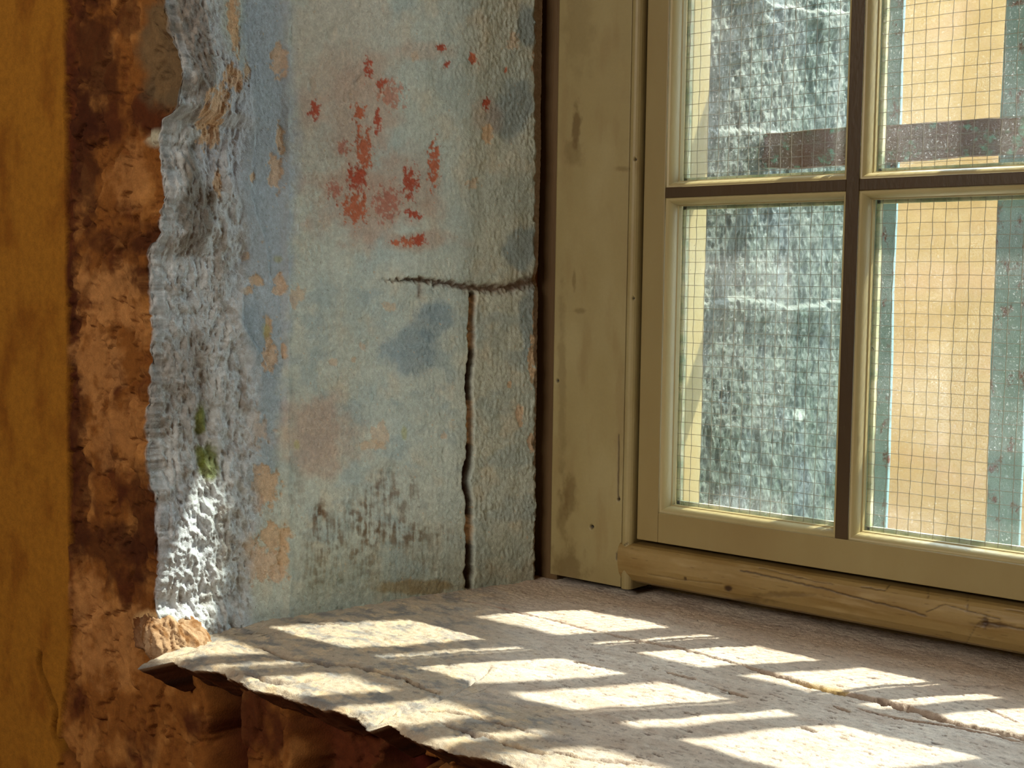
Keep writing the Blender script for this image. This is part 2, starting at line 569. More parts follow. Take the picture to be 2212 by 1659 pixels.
    for (cx, cy, rx, ry) in ((1105, 240, 45, 60), (1140, 60, 26, 50), (1130, 540, 40, 50), (935, 690, 38, 40), (885, 760, 55, 55), (1150, 690, 26, 90)):
        col = mix(col, lin((134, 158, 172)), blob(X, Y, cx, cy, rx, ry, wb) * 0.65)
    # pink ground coat round the red losses
    for (cx, cy, rx, ry, a) in ((790, 440, 110, 90, .7), (780, 250, 70, 110, .5), (680, 235, 30, 40, .5), (690, 940, 80, 80, .65), (880, 400, 70, 80, .4),
                                (900, 520, 90, 22, .55), (920, 110, 60, 20, .4), (1050, 250, 30, 40, .35), (740, 160, 100, 60, .3)):
        col = mix(col, lin((194, 168, 150)), blob(X, Y, cx, cy, rx, ry, wb * 1.3, 0.4) * a)
    reds = [(785, 330, 16, 42), (795, 150, 8, 18), (822, 184, 9, 11), (775, 245, 11, 18), (680, 235, 9, 18), (816, 262, 7, 22), (937, 355, 11, 40),
            (885, 395, 14, 30), (835, 440, 24, 30), (765, 450, 22, 26), (770, 385, 18, 24), (893, 462, 12, 10), (872, 524, 20, 8), (905, 518, 14, 10),
            (722, 410, 12, 16), (1022, 128, 7, 12), (950, 103, 9, 7), (1050, 225, 6, 12), (1093, 155, 3, 8), (962, 138, 6, 6), (740, 318, 10, 12),
            (845, 205, 22, 24)]
    for k, (cx, cy, rx, ry) in enumerate(reds):
        a = 0.95 if k not in (8, 21, 14, 20) else 0.6
        mm = blob(X, Y, cx, cy, rx, ry, 2.3 * fbm(X / 10, Y / 14, 90 + k % 5, 4, 0.7), 0.25) * a
        col = mix(col, lin((184, 88, 64) if k % 3 else (196, 112, 80)), mm)
        h = h - 0.0007 * mm
    cream = [(600, 130, 20, 34), (603, 300, 9, 36), (594, 370, 15, 40), (550, 605, 14, 14), (492, 592, 12, 8), (528, 628, 14, 8), (605, 615, 13, 22),
             (578, 720, 9, 40), (583, 775, 16, 30), (525, 555, 8, 10), (614, 755, 6, 16), (572, 1050, 32, 40), (548, 1085, 20, 26), (590, 1160, 34, 26),
             (560, 1215, 48, 36), (520, 1180, 26, 50), (600, 1235, 20, 20), (610, 1190, 12, 40), (535, 930, 40, 46),
             (412, 240, 36, 46), (420, 290, 30, 30), (478, 60, 16, 60), (460, 170, 34, 30), (508, 160, 9, 22), (445, 395, 12, 34),
             (365, 35, 16, 40), (385, 90, 14, 26), (537, 385, 8, 12),
             (1155, 140, 6, 24), (1150, 770, 10, 50), (1122, 895, 7, 24), (1155, 690, 5, 30), (1148, 960, 8, 20), (1100, 830, 5, 8), (1160, 420, 5, 40),
             (1052, 290, 12, 18), (895, 120, 8, 12), (1020, 395, 14, 12), (785, 748, 7, 8), (762, 778, 7, 7), (720, 780, 10, 8), (838, 663, 14, 9),
             (820, 940, 18, 26), (800, 960, 30, 10), (1110, 90, 12, 16), (640, 640, 18, 20), (960, 940, 7, 6)]
    for k, (cx, cy, rx, ry) in enumerate(cream):
        mm = blob(X, Y, cx, cy, rx, ry, 1.2 * fbm(X / 16, Y / 20, 100 + k % 6, 4, 0.62), 0.15)
        a = 0.9 if k < 36 else 0.6
        if k in (18,):
            a = 0.5
        col = mix(col, lin((214, 188, 156) if k % 2 else (218, 194, 168)), mm * a)
        h = h - 0.0013 * mm * (1 if k < 28 else 0.4)
    # rough band near the arris: bare grey stone and whitewash, paled for the light it catches
    rc = np.ones(X.shape + (3,)) * lin((208, 217, 224))
    rc = mix(rc, lin((140, 126, 108)), sst(0.0, 0.35, fbm(X / 45, Y / 50, 111, 5, 0.65)) * 0.6)
    rc = mix(rc, lin((110, 96, 78)), blob(X, Y, 400, 420, 46, 130, wb) * 0.7)
    rc = mix(rc, lin((120, 104, 86)), blob(X, Y, 385, 830, 60, 130, wb) * 0.4)
    rc = mix(rc, lin((116, 96, 74)), blob(X, Y, 368, 60, 36, 190, wb * .6) * 0.65)
    rc = mix(rc, lin((206, 214, 226)), blob(X, Y, 380, 1200, 60, 130, wb) * 0.7)
    rc = mix(rc, lin((206, 214, 224)), blob(X, Y, 425, 340, 30, 60, wb) * 0.8)
    rc = mix(rc, lin((196, 206, 220)), blob(X, Y, 470, 260, 60, 140, wb) * 0.7)
    rc = mix(rc, lin((90, 66, 52)), sst(0.28, 0.42, fbm(X / 20, Y / 26, 113, 4)) * sst(800, 1100, Y) * 0.6)
    col = mix(col, rc, sst(0.15, 0.75, rough) * 0.9)
    for (cx, cy, rx, ry) in ((412, 240, 36, 46), (428, 292, 26, 30), (478, 60, 16, 60), (460, 175, 32, 26), (445, 395, 10, 34)):
        col = mix(col, lin((226, 192, 152)), blob(X, Y, cx, cy, rx, ry, 1.2 * fbm(X / 16, Y / 20, 117, 4, 0.62), 0.15) * 0.85)
    # green algae
    for (cx, cy, rx, ry) in ((430, 905, 13, 34), (446, 1000, 24, 36), (428, 985, 10, 26)):
        col = mix(col, lin((116, 128, 52)), blob(X, Y, cx, cy, rx, ry, w * 1.4, 0.3) * 0.85)
    for (cx, cy, rx, ry) in ((640, 960, 6, 10), (872, 935, 6, 14), (575, 715, 10, 18), (600, 560, 10, 8)):
        col = mix(col, lin((176, 178, 104)), blob(X, Y, cx, cy, rx, ry, w * 1.4, 0.4) * 0.5)
    # rust-brown staining near the foot, hanging in short drips
    st = (0.5 + 0.5 * fbm(X / 7, Y / 60, 121, 3)) * (0.5 + 0.5 * fbm(X / 22, Y / 16, 122, 4))
    for (cx, cy, rx, ry, a) in ((700, 1180, 50, 80, .7), (780, 1175, 40, 70, .8), (870, 1155, 80, 26, .75), (810, 1100, 90, 50, .5), (850, 1050, 50, 40, .5),
                                (690, 1110, 16, 30, .8), (640, 1050, 20, 60, .3), (930, 1180, 60, 50, .35), (850, 1250, 200, 40, .4)):
        col = mix(col, lin((112, 84, 56)), sst(0.16, 0.38, st) * blob(X, Y, cx, cy, rx, ry, wb, 0.5) * a)
    col = mix(col, lin((150, 156, 132)), sst(1080, 1280, Y + 60 * wb) * sst(600, 680, X) * 0.45)  # greener foot; part of the darkening is contact shade put into the colour
    col = mix(col, lin((150, 122, 62)), blob(X, Y, 900, 1268, 90, 16, w) * 0.6)
    # open joints
    col = mix(col, lin((112, 82, 62)), np.clip(jm * 1.1, 0, 1) * 0.85)
    col = mix(col, lin((128, 92, 66)), jm2 * 0.8)
    yy_ = Y + 14 * fbm(Y / 22, X / 10, 125, 3)
    fill = np.zeros_like(Y)
    for (a_, b_) in ((640, 752), (862, 962), (1112, 1172)):
        fill = np.maximum(fill, sst(a_ - 4, a_ + 4, yy_) * (1 - sst(b_ - 4, b_ + 4, yy_)))
    fill = fill * (0.6 + 0.4 * sst(-0.2, 0.1, fbm(X / 9, Y / 12, 126, 3)))
    cj = mix(np.ones(X.shape + (3,)) * lin((72, 48, 34)), lin((200, 160, 116)), fill)
    col = col * (1 - vm[..., None]) + cj * vm[..., None]
    col = mix(col, lin((40, 26, 18)), core * (1 - fill) * 0.8)
    col = mix(col, lin((176, 140, 100)), chip * 0.75)
    # fine speckle of the gritty coat, strengthened to make up for weak relief shade
    gr = fbm(X / 5, Y / 7, 135, 3, 0.6)
    col = col * (1 + 0.22 * np.clip(gr, -0.7, 0.7))[..., None]
    # small scattered losses
    sp = sst(0.50, 0.58, fbm(X / 9, Y / 11, 131, 3))
    col = mix(col, lin((206, 178, 140)), sp * 0.6 * (1 - rough))
    sp = sst(0.54, 0.62, fbm(X / 8, Y / 10, 133, 3))
    col = mix(col, lin((110, 92, 74)), sp * 0.55)
    return h, col


# plan path: room face -> rounded arris -> reveal
RA = 0.016
dF = np.array([1.0, 0.0])                # along the room face
dJ = np.array([0.218, 0.976])            # along the reveal, towards the window
nF = np.array([0.0, -1.0])
nJ = np.array([0.976, -0.218])
zs = np.arange(-0.012, ZT, STEP)
nz = len(zs)
ax = np.interp(zs, _az, _ax) + 0.0015 * fbm(zs * 60, zs * 0, 140, 4)
# corner for every height: the room face line y=WALL_Y at x=ax; the reveal is bent slightly to reach it
x_end = JX + (WALL_Y - JY) * 0.218 / 0.976
NF, NA, NJn = int(0.22 / STEP) * 1, 26, int(0.485 / STEP)
XL = -0.40
front_x = np.linspace(0, 1, NF)
X_ = np.zeros((nz, NF))
for i in range(nz):
    X_[i] = XL + (ax[i] - RA - XL) * front_x
Z_ = np.repeat(zs[:, None], NF, 1)
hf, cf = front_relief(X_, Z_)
PF = np.stack([X_, WALL_Y - hf, Z_], -1)
# reveal
Lj = (JY - WALL_Y) / 0.976
SJ = np.repeat(np.linspace(1, 0, NJn)[None, :], nz, 0) * (Lj - RA)
ZJ = np.repeat(zs[:, None], NJn, 1)
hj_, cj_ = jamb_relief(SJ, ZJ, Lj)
bend = ((ax - x_end)[:, None]) * sst(Lj - 0.16, Lj, SJ)
PJ = np.stack([JX - 0.218 * SJ + bend + nJ[0] * hj_, JY - 0.976 * SJ + nJ[1] * hj_, ZJ], -1)
# arris: smooth bridge between the last front point and the first reveal point
t = np.linspace(0, 1, NA)[None, :, None]
p0, p3 = PF[:, -1:], PJ[:, :1]
tF = np.array([RA * 0.9, 0, 0])[None, None]
tJ = np.array([dJ[0] * RA * 0.9, dJ[1] * RA * 0.9, 0])[None, None]
PA = (1 - t) ** 3 * p0 + 3 * (1 - t) ** 2 * t * (p0 + tF) + 3 * (1 - t) * t * t * (p3 - tJ) + t ** 3 * p3
ta = t[..., 0]
na = np.cos(ta * math.pi / 2)[..., None] * np.array([0, -1.0, 0]) + np.sin(ta * math.pi / 2)[..., None] * np.array([1.0, 0, 0])
zz = np.repeat(zs[:, None], NA, 1)
ha = (0.008 * fbm(zz * 46, ta * 1.6 + zz * 0, 151, 5, 0.6) + 0.0015 * ridge(zz * 120, ta * 2.5 + zz * 0, 152, 3)) * np.sin(ta * math.pi) ** 0.5
PA = PA + na * ha[..., None]
tm = sst(0.35, 0.65, ta + 0.25 * fbm(zz * 50, ta * 3 + zz * 0, 153, 4))
ca = np.repeat(cf[:, -1:], NA, 1) * (1 - tm[..., None]) + np.repeat(cj_[:, :1], NA, 1) * tm[..., None] * (0.8 + 0.35 * fbm(zz * 90, ta * 4 + zz * 0, 154, 4))[..., None]
cut = NA // 2
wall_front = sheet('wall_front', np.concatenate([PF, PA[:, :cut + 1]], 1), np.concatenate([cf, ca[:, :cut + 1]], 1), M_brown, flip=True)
struct(wall_front, 'brown limewashed room wall left of the window with broken plaster edge')
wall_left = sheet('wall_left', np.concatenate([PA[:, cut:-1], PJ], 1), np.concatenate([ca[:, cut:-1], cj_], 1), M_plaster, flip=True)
struct(wall_left, 'pale blue and grey flaking plaster reveal left of the window with red paint losses')

# wall below the sill
zs2 = np.arange(-0.36, -0.0119, STEP * 1.2)
xs2 = np.arange(XL, 0.80, STEP * 1.2)
X2, Z2 = np.meshgrid(xs2, zs2)
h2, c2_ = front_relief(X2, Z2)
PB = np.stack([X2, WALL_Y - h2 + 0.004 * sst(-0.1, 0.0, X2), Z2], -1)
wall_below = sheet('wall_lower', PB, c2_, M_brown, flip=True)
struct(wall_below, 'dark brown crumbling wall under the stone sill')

# ------------------------------------------------------------------ sill
_edge = [(300, 1440), (322, 1434), (340, 1424), (359, 1419), (413, 1441), (481, 1450), (544, 1487), (589, 1491), (653, 1514), (707, 1527), (770, 1545), (793, 1572), (805, 1572),
         (818, 1562), (842, 1561), (901, 1595), (978, 1622), (1064, 1636), (1114, 1654), (1180, 1676), (1300, 1712), (1500, 1780), (1800, 1890), (2100, 2000)]
_ep = np.array([hit(px, py, (0, 0, 0.0), np.array([0, 0, 1.0])) for px, py in _edge])
xs = np.arange(-0.092, 1.02, 0.0014)
NV = 350
ye = np.interp(xs, _ep[:, 0], _ep[:, 1]) + 0.0055 * fbm(xs * 60, xs * 0, 160, 6, 0.7)
ye = ye + (WALL_Y + 0.045 - ye) * (1 - sst(-0.080, -0.040, xs)) ** 1.3
vv = np.linspace(0, 1, NV)
XS = np.repeat(xs[:, None], NV, 1)
YS = 0.057 + (ye[:, None] - 0.057) * vv[None, :]
PS0 = np.stack([XS, YS, XS * 0], -1)
SX, SY = survey(PS0.reshape(-1, 3))
SX, SY = SX.reshape(XS.shape), SY.reshape(XS.shape)
hs = 0.0022 * fbm(XS * 9, YS * 16, 161, 3) + 0.0010 * fbm(XS * 30, YS * 60, 162, 4)
hs = hs + 0.0008 * ridge(XS * 90, YS * 220, 163, 3) + 0.0005 * fbm(XS * 400, YS * 600, 164, 2)
stone = 1 - sst(900, 1200, SX + 120 * fbm(SX / 200, SY / 60, 165, 3) - 200 * sst(1500, 1560, SY))
hs = hs + stone * 0.0017 * ridge(XS * 50 + YS * 30, YS * 90, 166, 4)
col = np.ones(XS.shape + (3,)) * lin((210, 197, 183))
col = mix(col, lin((194, 177, 161)), sst(-0.2, 0.4, fbm(XS * 14, YS * 40, 170, 5)))
col = mix(col, lin((158, 140, 124)), sst(0.05, 0.4, fbm(XS * 90, YS * 260, 171, 4)) * 0.6)
col = mix(col, lin((208, 188, 170)), blob(XS, YS, 0.25, -0.07, 0.5, 0.06, 0.3 * fbm(XS * 12, YS * 20, 172, 3)) * 0.5)
gs = np.ones(XS.shape + (3,)) * lin((182, 168, 148))
gs = mix(gs, lin((112, 116, 120)), sst(-0.1, 0.3, fbm(XS * 26, YS * 50, 173, 5, 0.6)) * 0.8)
gs = mix(gs, lin((212, 190, 156)), sst(0.05, 0.35, fbm(XS * 34, YS * 60, 174, 5, 0.6)) * 0.8)
col = mix(col, gs, stone * 0.95)


def crack(pts, wid, dep, c, jit=4.0, sc=0.03, a=0.9, seed=180):
    """an open crack across the sill; pts were surveyed from the photograph"""
    global hs, col
    w_ = np.array([hit(px, py, (0, 0, 0.0), np.array([0, 0, 1.0]))[:2] for px, py in pts])
    nx = XS + jit * 0.001 * fbm(XS / sc, YS / sc, seed, 4, 0.6)
    ny = YS + jit * 0.001 * fbm(XS / sc, YS / sc, seed + 3, 4, 0.6)
    d, al_ = pdist(nx, ny, [tuple(p) for p in w_])
    ww = 1.35 * wid * 0.001 * (0.55 + 0.9 * np.abs(fbm(XS * 45, YS * 45, seed + 6, 3))) * np.minimum(1, 6 * np.minimum(al_, 1 - al_) + 0.25)
    m = np.exp(-(d / ww) ** 2)
    hs = hs - 1.5 * dep * 0.001 * np.exp(-(d / ww) ** 4)
    col = mix(col, lin(c), np.clip(m * 1.2, 0, 1) * a)


crack([(985, 1296), (1090, 1318), (1170, 1334), (1240, 1352), (1300, 1366)], 1.6, 3.0, (120, 66, 60), 3)
crack([(1300, 1366), (1390, 1386), (1470, 1402), (1540, 1420), (1610, 1440)], 2.6, 4.5, (72, 40, 34), 4, a=1.0, seed=190)
crack([(1590, 1434), (1690, 1464), (1780, 1490), (1860, 1505), (1930, 1520), (2000, 1544), (2080, 1566), (2220, 1596), (2330, 1630)], 5.0, 7.0, (62, 36, 26), 6, a=1.0, seed=200)
crack([(1700, 1468), (1760, 1482), (1830, 1494)], 5.0, 1.0, (176, 150, 92), 3, seed=210)
crack([(1850, 1530), (1960, 1556), (2060, 1572), (2220, 1610)], 1.6, 2.5, (96, 60, 54), 5, seed=214)
crack([(1235, 1428), (1300, 1442)], 1.6, 2.2, (70, 50, 42), 2, seed=220)
crack([(1440, 1452), (1500, 1470)], 1.8, 2.6, (64, 44, 38), 2, seed=222)
crack([(1575, 1494), (1612, 1508)], 2.6, 3.4, (50, 34, 30), 2, seed=224)
crack([(1500, 1470), (1575, 1494)], 0.8, 1.2, (90, 66, 56), 2, seed=226)
crack([(1730, 1572), (1762, 1584)], 2.2, 3.0, (60, 40, 34), 2, seed=228)
crack([(1800, 1526), (1838, 1540)], 1.6, 2.4, (80, 56, 48), 2, seed=230)
crack([(2050, 1480), (2170, 1482)], 1.2, 2.0, (80, 50, 44), 2, seed=232)
crack([(2130, 1530), (2200, 1560)], 1.6, 2.2, (100, 60, 56), 3, seed=233)
crack([(1435, 1497), (1490, 1512)], 1.2, 2.0, (100, 60, 54), 2, seed=234)
crack([(811, 1566), (860, 1536), (930, 1520), (985, 1500), (1030, 1470), (1062, 1440)], 2.0, 2.2, (172, 158, 144), 4, a=0.6, seed=236)
crack([(560, 1400), (620, 1424), (700, 1436), (760, 1440), (830, 1460), (905, 1484), (940, 1500)], 2.6, 2.6, (96, 84, 74), 8, seed=240)
crack([(480, 1374), (530, 1371), (600, 1372)], 1.4, 2.0, (70, 52, 40), 2, seed=244)
crack([(620, 1345), (700, 1352), (760, 1350)], 1.2, 1.6, (90, 70, 58), 3, seed=246)
crack([(905, 1540), (960, 1538), (1040, 1560), (1160, 1590)], 1.6, 2.0, (104, 84, 72), 5, seed=248)
crack([(440, 1450), (540, 1462), (600, 1478), (700, 1470)], 3.0, 2.6, (112, 104, 100), 8, a=0.7, seed=250)
crack([(940, 1560), (1100, 1612), (1250, 1640), (1400, 1655)], 2.2, 2.4, (110, 92, 80), 9, a=0.8, seed=252)
crack([(1095, 1310), (1180, 1322), (1230, 1330)], 0.8, 1.2, (100, 70, 60), 2, seed=254)
# flaked paint: short dark slits lying along the grain
sl = fbm(XS * 34, YS * 210, 260, 3, 0.5)
slm = sst(0.40, 0.50, sl) * sst(900, 1300, SX)
hs = hs - 0.0010 * slm
col = mix(col, lin((84, 62, 50)), slm * 0.85)
sl2 = sst(0.34, 0.46, fbm(XS * 70, YS * 330, 262, 3, 0.5)) * (0.4 + 0.6 * sst(1000, 1400, SX))
hs = hs - 0.0006 * sl2
col = mix(col, lin((104, 84, 72)), sl2 * 0.7)
pit = sst(0.5, 0.6, fbm(XS * 130, YS * 200, 264, 3))
col = mix(col, lin((110, 94, 84)), pit * 0.7)
# the foot of the reveal is plastered over the sill
front_drop = sst(0.985, 1.0, vv)[None, :]
hs = hs - 0.0035 * front_drop ** 2
PS = np.stack([XS, YS, hs], -1)
NE = 40
te = np.linspace(0, 1, NE + 1)[1:]
ez = 0.034 + 0.010 * fbm(xs * 25, xs * 0, 270, 3)
zf = PS[:, -1:, 2] - te[None, :] * ez[:, None]
XE = np.repeat(xs[:, None], NE, 1)
yf = ye[:, None] + 0.050 * te[None, :] + 0.004 * fbm(XE * 40, zf * 60, 271, 5, 0.6) * np.minimum(1, te * 5)[None, :]
PE = np.stack([XE, yf, zf], -1)
ce = np.ones(XE.shape + (3,)) * lin((84, 46, 22))  # undercut face coloured dark, for the shade under the sill edge
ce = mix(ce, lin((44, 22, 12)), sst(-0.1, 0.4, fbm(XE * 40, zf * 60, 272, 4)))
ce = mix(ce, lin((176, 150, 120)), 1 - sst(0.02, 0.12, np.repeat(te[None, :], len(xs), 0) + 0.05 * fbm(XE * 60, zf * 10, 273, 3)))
# underside running back into the wall
PU = np.stack([xs, np.full_like(xs, WALL_Y + 0.06), PE[:, -1, 2]], -1)[:, None, :]
allP = np.concatenate([PS, PE, PU], 1)
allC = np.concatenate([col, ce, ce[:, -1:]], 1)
sill = sheet('window_sill', allP, allC, M_sill, flip=False)
struct(sill, 'worn cracked stone window sill with painted surface and ragged front edge')

# lump of bare mortar where the sill meets the broken corner
LC = hit(366, 1388, (0, -0.462, 0), np.array([0, 1.0, 0]))
th = np.linspace(0, 2 * math.pi, 121)
ph = np.linspace(-math.pi / 2, math.pi / 2, 61)
TH, PH = np.meshgrid(th, ph)
sx, sy, sz = np.cos(PH) * np.cos(TH), np.cos(PH) * np.sin(TH), np.sin(PH)
tw = np.cos(TH) * 2 + np.sin(TH) * 3
rr = 1 + 0.5 * fbm(sx * 1.6 + sz, sy * 1.6 - sz, 701, 5, 0.6) + 0.10 * ridge(sx * 4 + sz * 3, sy * 4 + sz * 4, 702, 3)
PL = np.stack([LC[0] + 0.040 * rr * sx, LC[1] + 0.027 * rr * sy + 0.004, 0.001 + 0.021 * rr * np.sign(sz) * np.abs(sz) ** 0.8 - 0.35 * 0.036 * sx], -1)
cl = np.ones(PL.shape) * lin((170, 142, 112))
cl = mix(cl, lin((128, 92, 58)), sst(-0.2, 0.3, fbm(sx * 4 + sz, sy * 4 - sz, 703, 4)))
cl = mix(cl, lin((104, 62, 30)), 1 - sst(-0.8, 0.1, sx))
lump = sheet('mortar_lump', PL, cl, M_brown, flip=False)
lump['label'] = 'ochre lump of crumbling mortar where the sill meets the broken wall corner'
lump['category'] = 'mortar'

# ------------------------------------------------------------------ window
win = struct(empty('window_1', (0, 0, 0)), 'cream painted wooden casement window with wired glass panes')
YF = -0.004                   # face of the fixed frame
FX1 = 1.02
# fixed frame: boards with a staff bead next to the sash


def extrude_profile(name, prof, axis, a0, a1, mat, parent, n=1, wob=0.0, smooth=True, miter0=0.0, miter1=0.0):
    """profile of (u, y) swept along z ('z': u is x) or along x ('x': u is z)"""
    bm = bmesh.new()
    rings = []
    umax = max(p[0] for p in prof)
    umin = min(p[0] for p in prof)
    for k in range(n + 1):
        f = k / n
        r = []
        for (u, y) in prof:
            s0 = a0 + miter0 * (u - umin)
            s1 = a1 + miter1 * (u - umin)
            s_ = s0 + (s1 - s0) * f
            w_ = wob * math.sin(9.1 * s_ + 31 * u) if wob else 0
            r.append(bm.verts.new((u, y + w_, s_) if axis == 'z' else (s_, y + w_, u)))
        rings.append(r)
    m_ = len(prof)
    for k in range(n):
        for j in range(m_):
            bm.faces.new([rings[k][j], rings[k][(j + 1) % m_], rings[k + 1][(j + 1) % m_], rings[k + 1][j]])
    bm.faces.new(rings[0])
    bm.faces.new(rings[-1][::-1])
    o = build(name, bm, mat, parent)
    if smooth:
        o.data.polygons.foreach_set('use_smooth', np.ones(len(o.data.polygons), bool))
        e = o.modifiers.new('edge', 'EDGE_SPLIT')
        e.split_angle = math.radians(28)
    return o


def bead_arc(cx, cy, r, a0, a1, n=7):
    return [(cx + r * math.cos(math.radians(a0 + (a1 - a0) * k / n)), cy + r * math.sin(math.radians(a0 + (a1 - a0) * k / n))) for k in range(n + 1)]


frame = empty('frame', (0, 0, 0))
frame.parent = win
# left jamb board, 6..126 mm
prof = [(0.006, YF + 0.055), (0.006, YF + 0.002), (0.008, YF)] + [(0.1085, YF), (0.1095, YF + 0.003), (0.1105, YF + 0.0005)] + bead_arc(0.1175, YF + 0.0005, 0.0068, 180, 360, 8) + [(0.1245, YF + 0.055)]


def profile_sheet(name, prof, axis, a0, a1, colf, mat, parent, du=0.0009, da=0.0016, relief=None, flip=False):
    """a moulded board as a fine relief surface: profile swept along an axis"""
    pr = np.array(prof)
    seg = np.hypot(*np.diff(pr, axis=0).T)
    L = np.concatenate([[0], np.cumsum(seg)])
    q = np.unique(np.concatenate([L, np.arange(0, L[-1], du)]))
    u, y = np.interp(q, L, pr[:, 0]), np.interp(q, L, pr[:, 1])
    a_ = np.arange(a0, a1, da)
    A, U = np.meshgrid(a_, u, indexing='ij')
    Y0 = np.repeat(y[None, :], len(a_), 0)
    P = np.stack([U, Y0, A], -1) if axis == 'z' else np.stack([A, Y0, U], -1)
    X, Y = survey(P.reshape(-1, 3))
    c, h = colf(X.reshape(A.shape), Y.reshape(A.shape), A, U)
    P[..., 1] += h
    return sheet(name, P, c, mat, parent, flip)


M_board = relief_mat('aged_cream_paint', rough=0.45, fine=260, var=0.06, bump=0.25, dist=0.0005, spec=0.4)


def board_col(X, Y, A, U):
    c = np.ones(X.shape + (3,)) * lin((140, 126, 86))
    c = mix(c, lin((150, 138, 100)), sst(-0.2, 0.4, fbm(X / 120, Y / 300, 601, 4)) * 0.7)
    c = mix(c, lin((130, 112, 74)), sst(0, 0.5, fbm(X / 40, Y / 160, 602, 5)) * 0.6)
    w = fbm(X / 24, Y / 36, 603, 5, 0.6)
    for (cx, cy, rx, ry, a) in ((1245, 270, 9, 46, .8), (1240, 330, 20, 26, .4), (1345, 365, 14, 5, .5), (1230, 1070, 14, 40, .6), (1215, 1110, 10, 60, .5),
                                (1240, 600, 4, 24, .5), (1248, 672, 12, 5, .5), (1250, 60, 30, 90, .25), (1214, 850, 8, 200, .35), (1224, 1230, 34, 40, .6)):
        c = mix(c, lin((92, 72, 36)), blob(X, Y, cx, cy, rx, ry, w * 1.2, 0.5) * a)
    h = 0.0003 * fbm(X / 60, Y / 200, 604, 4)
    for (cx, cy, rr) in ((1278, 1138, 4.5), (1204, 822, 3.5), (1336, 1078, 3.0), (1372, 345, 3), (1368, 645, 3)):
        m = blob(X, Y, cx, cy, rr, rr, w * 0.5, 0.3)
        c = mix(c, lin((20, 8, 5)), m)
        h = h + 0.003 * m
    for pts in ([(1331, 1208), (1332, 1196), (1346, 1180), (1356, 1173)], [(1336, 940), (1335, 1080)]):
        d, _ = pdist(X + 2 * w, Y, pts)
        m = np.exp(-(d / 1.6) ** 2)
        c = mix(c, lin((50, 32, 16)), m * 0.85)
        h = h + 0.001 * m
    d = np.abs(U - 0.1100)
    c = mix(c, lin((66, 50, 26)), np.exp(-(d / 0.0007) ** 2) * (0.3 + 0.6 * sst(-.1, .3, fbm(Y / 40, X * 0, 605, 4))))
    return c, h


def rail_col(X, Y, A, U):
    c = np.ones(X.shape + (3,)) * lin((134, 112, 68))
    c = mix(c, lin((118, 92, 46)), sst(-0.2, 0.4, fbm(A * 9, U * 60, 611, 4)) * 0.7)
    c = mix(c, lin((152, 132, 92)), sst(0.1, 0.5, fbm(A * 14 + 5, U * 90, 612, 4)) * 0.6)
    h = 0.0005 * fbm(A * 16, U * 120, 613, 4)
    w = fbm(X / 20, Y / 20, 614, 5, 0.6)
    gr = sst(0.36, 0.46, fbm(A * 26, U * 420, 615, 4, 0.55))
    c = mix(c, lin((84, 60, 28)), gr * 0.55)
    h = h + 0.0004 * gr
    for pts, wd, a in (([(1600, 1232), (1700, 1254), (1780, 1272), (1870, 1296), (1960, 1318), (2000, 1330)], 1.8, .9), ([(1640, 1226), (1760, 1256), (1800, 1262)], 1.2, .6),
                       ([(1860, 1268), (1912, 1276), (1922, 1264)], 1.2, .8), ([(2000, 1322), (2040, 1306), (2100, 1322), (2160, 1338)], 1.2, .8), ([(2005, 1262), (2005, 1296)], 1.2, .7),
                       ([(2090, 1286), (2090, 1322)], 1.2, .6), ([(2120, 1344), (2160, 1350), (2212, 1360)], 2.2, .7), ([(2080, 1400), (2110, 1350), (2130, 1330)], 1.2, .5),
                       ([(1400, 1240), (1470, 1252), (1560, 1262)], 1.1, .4), ([(1700, 1350), (1840, 1392), (1960, 1410)], 1.1, .35)):
        d, al_ = pdist(X, Y + 3 * w, pts)
        m = np.exp(-(d / wd) ** 2)
        c = mix(c, lin((44, 26, 10)), m * a)
        h = h + 0.0008 * m
    for (cx, cy, rx, ry, a) in ((1574, 1272, 7, 6, .95), (1480, 1250, 3, 4, .8), (2128, 1348, 6, 14, .8), (2140, 1350, 40, 6, .6), (1700, 1285, 60, 6, .35), (1560, 1300, 100, 7, .3)):
        m = blob(X, Y, cx, cy, rx, ry, w, 0.4)
        c = mix(c, lin((50, 28, 10)), m * a)
        h = h + 0.0006 * m
    return c, h


profile_sheet('frame_board', prof, 'z', 0.010, 1.18, board_col, M_board, frame, flip=True)
profr = [(0.982 - u, y) for (u, y) in prof][::-1]
extrude_profile('frame_board', profr, 'z', 0.008, 1.18, M_paint, frame, 1)
prof = [(1.068, YF + 0.055), (1.068, YF), (1.18, YF), (1.18, YF + 0.055)]
extrude_profile('head_board', prof, 'x', 0.006, 0.976, M_paint, frame, 1, smooth=False)
# bottom rail: bulging weathered board
br = [(-0.012, 0.056), (0.0165, 0.055), (0.0175, 0.001), (0.0205, -0.0045), (0.028, -0.0095), (0.038, -0.0120), (0.048, -0.0125), (0.056, -0.0115), (0.0600, -0.0085), (0.0615, -0.004), (0.0615, 0.05)]
mbm = profile_sheet('bottom_rail', br, 'x', 0.1095, 0.872, rail_col, M_board, frame)
mbm['label'] = 'worn bottom rail with long hairline splits'
# brown strip between plaster and frame
st = boxes('cover_strip', [(-0.030, 0.0065, 0.010, 0.03, -0.010, 1.18)], M_brownwood, frame, bevel=0.001)
st['label'] = 'brown stained strip'

# sash: 3 x 3 panes
sash = empty('sash', (0, 0, 0))
sash.parent = win
PX = [(0.162, 0.3575), (0.387, 0.583), (0.612, 0.808)]
PZ = [(0.107, 0.434), (0.461, 0.724), (0.751, 1.030)]
MV = 0.0078
YG = 0.021


def noisy(o, amp=0.0004):
    return o


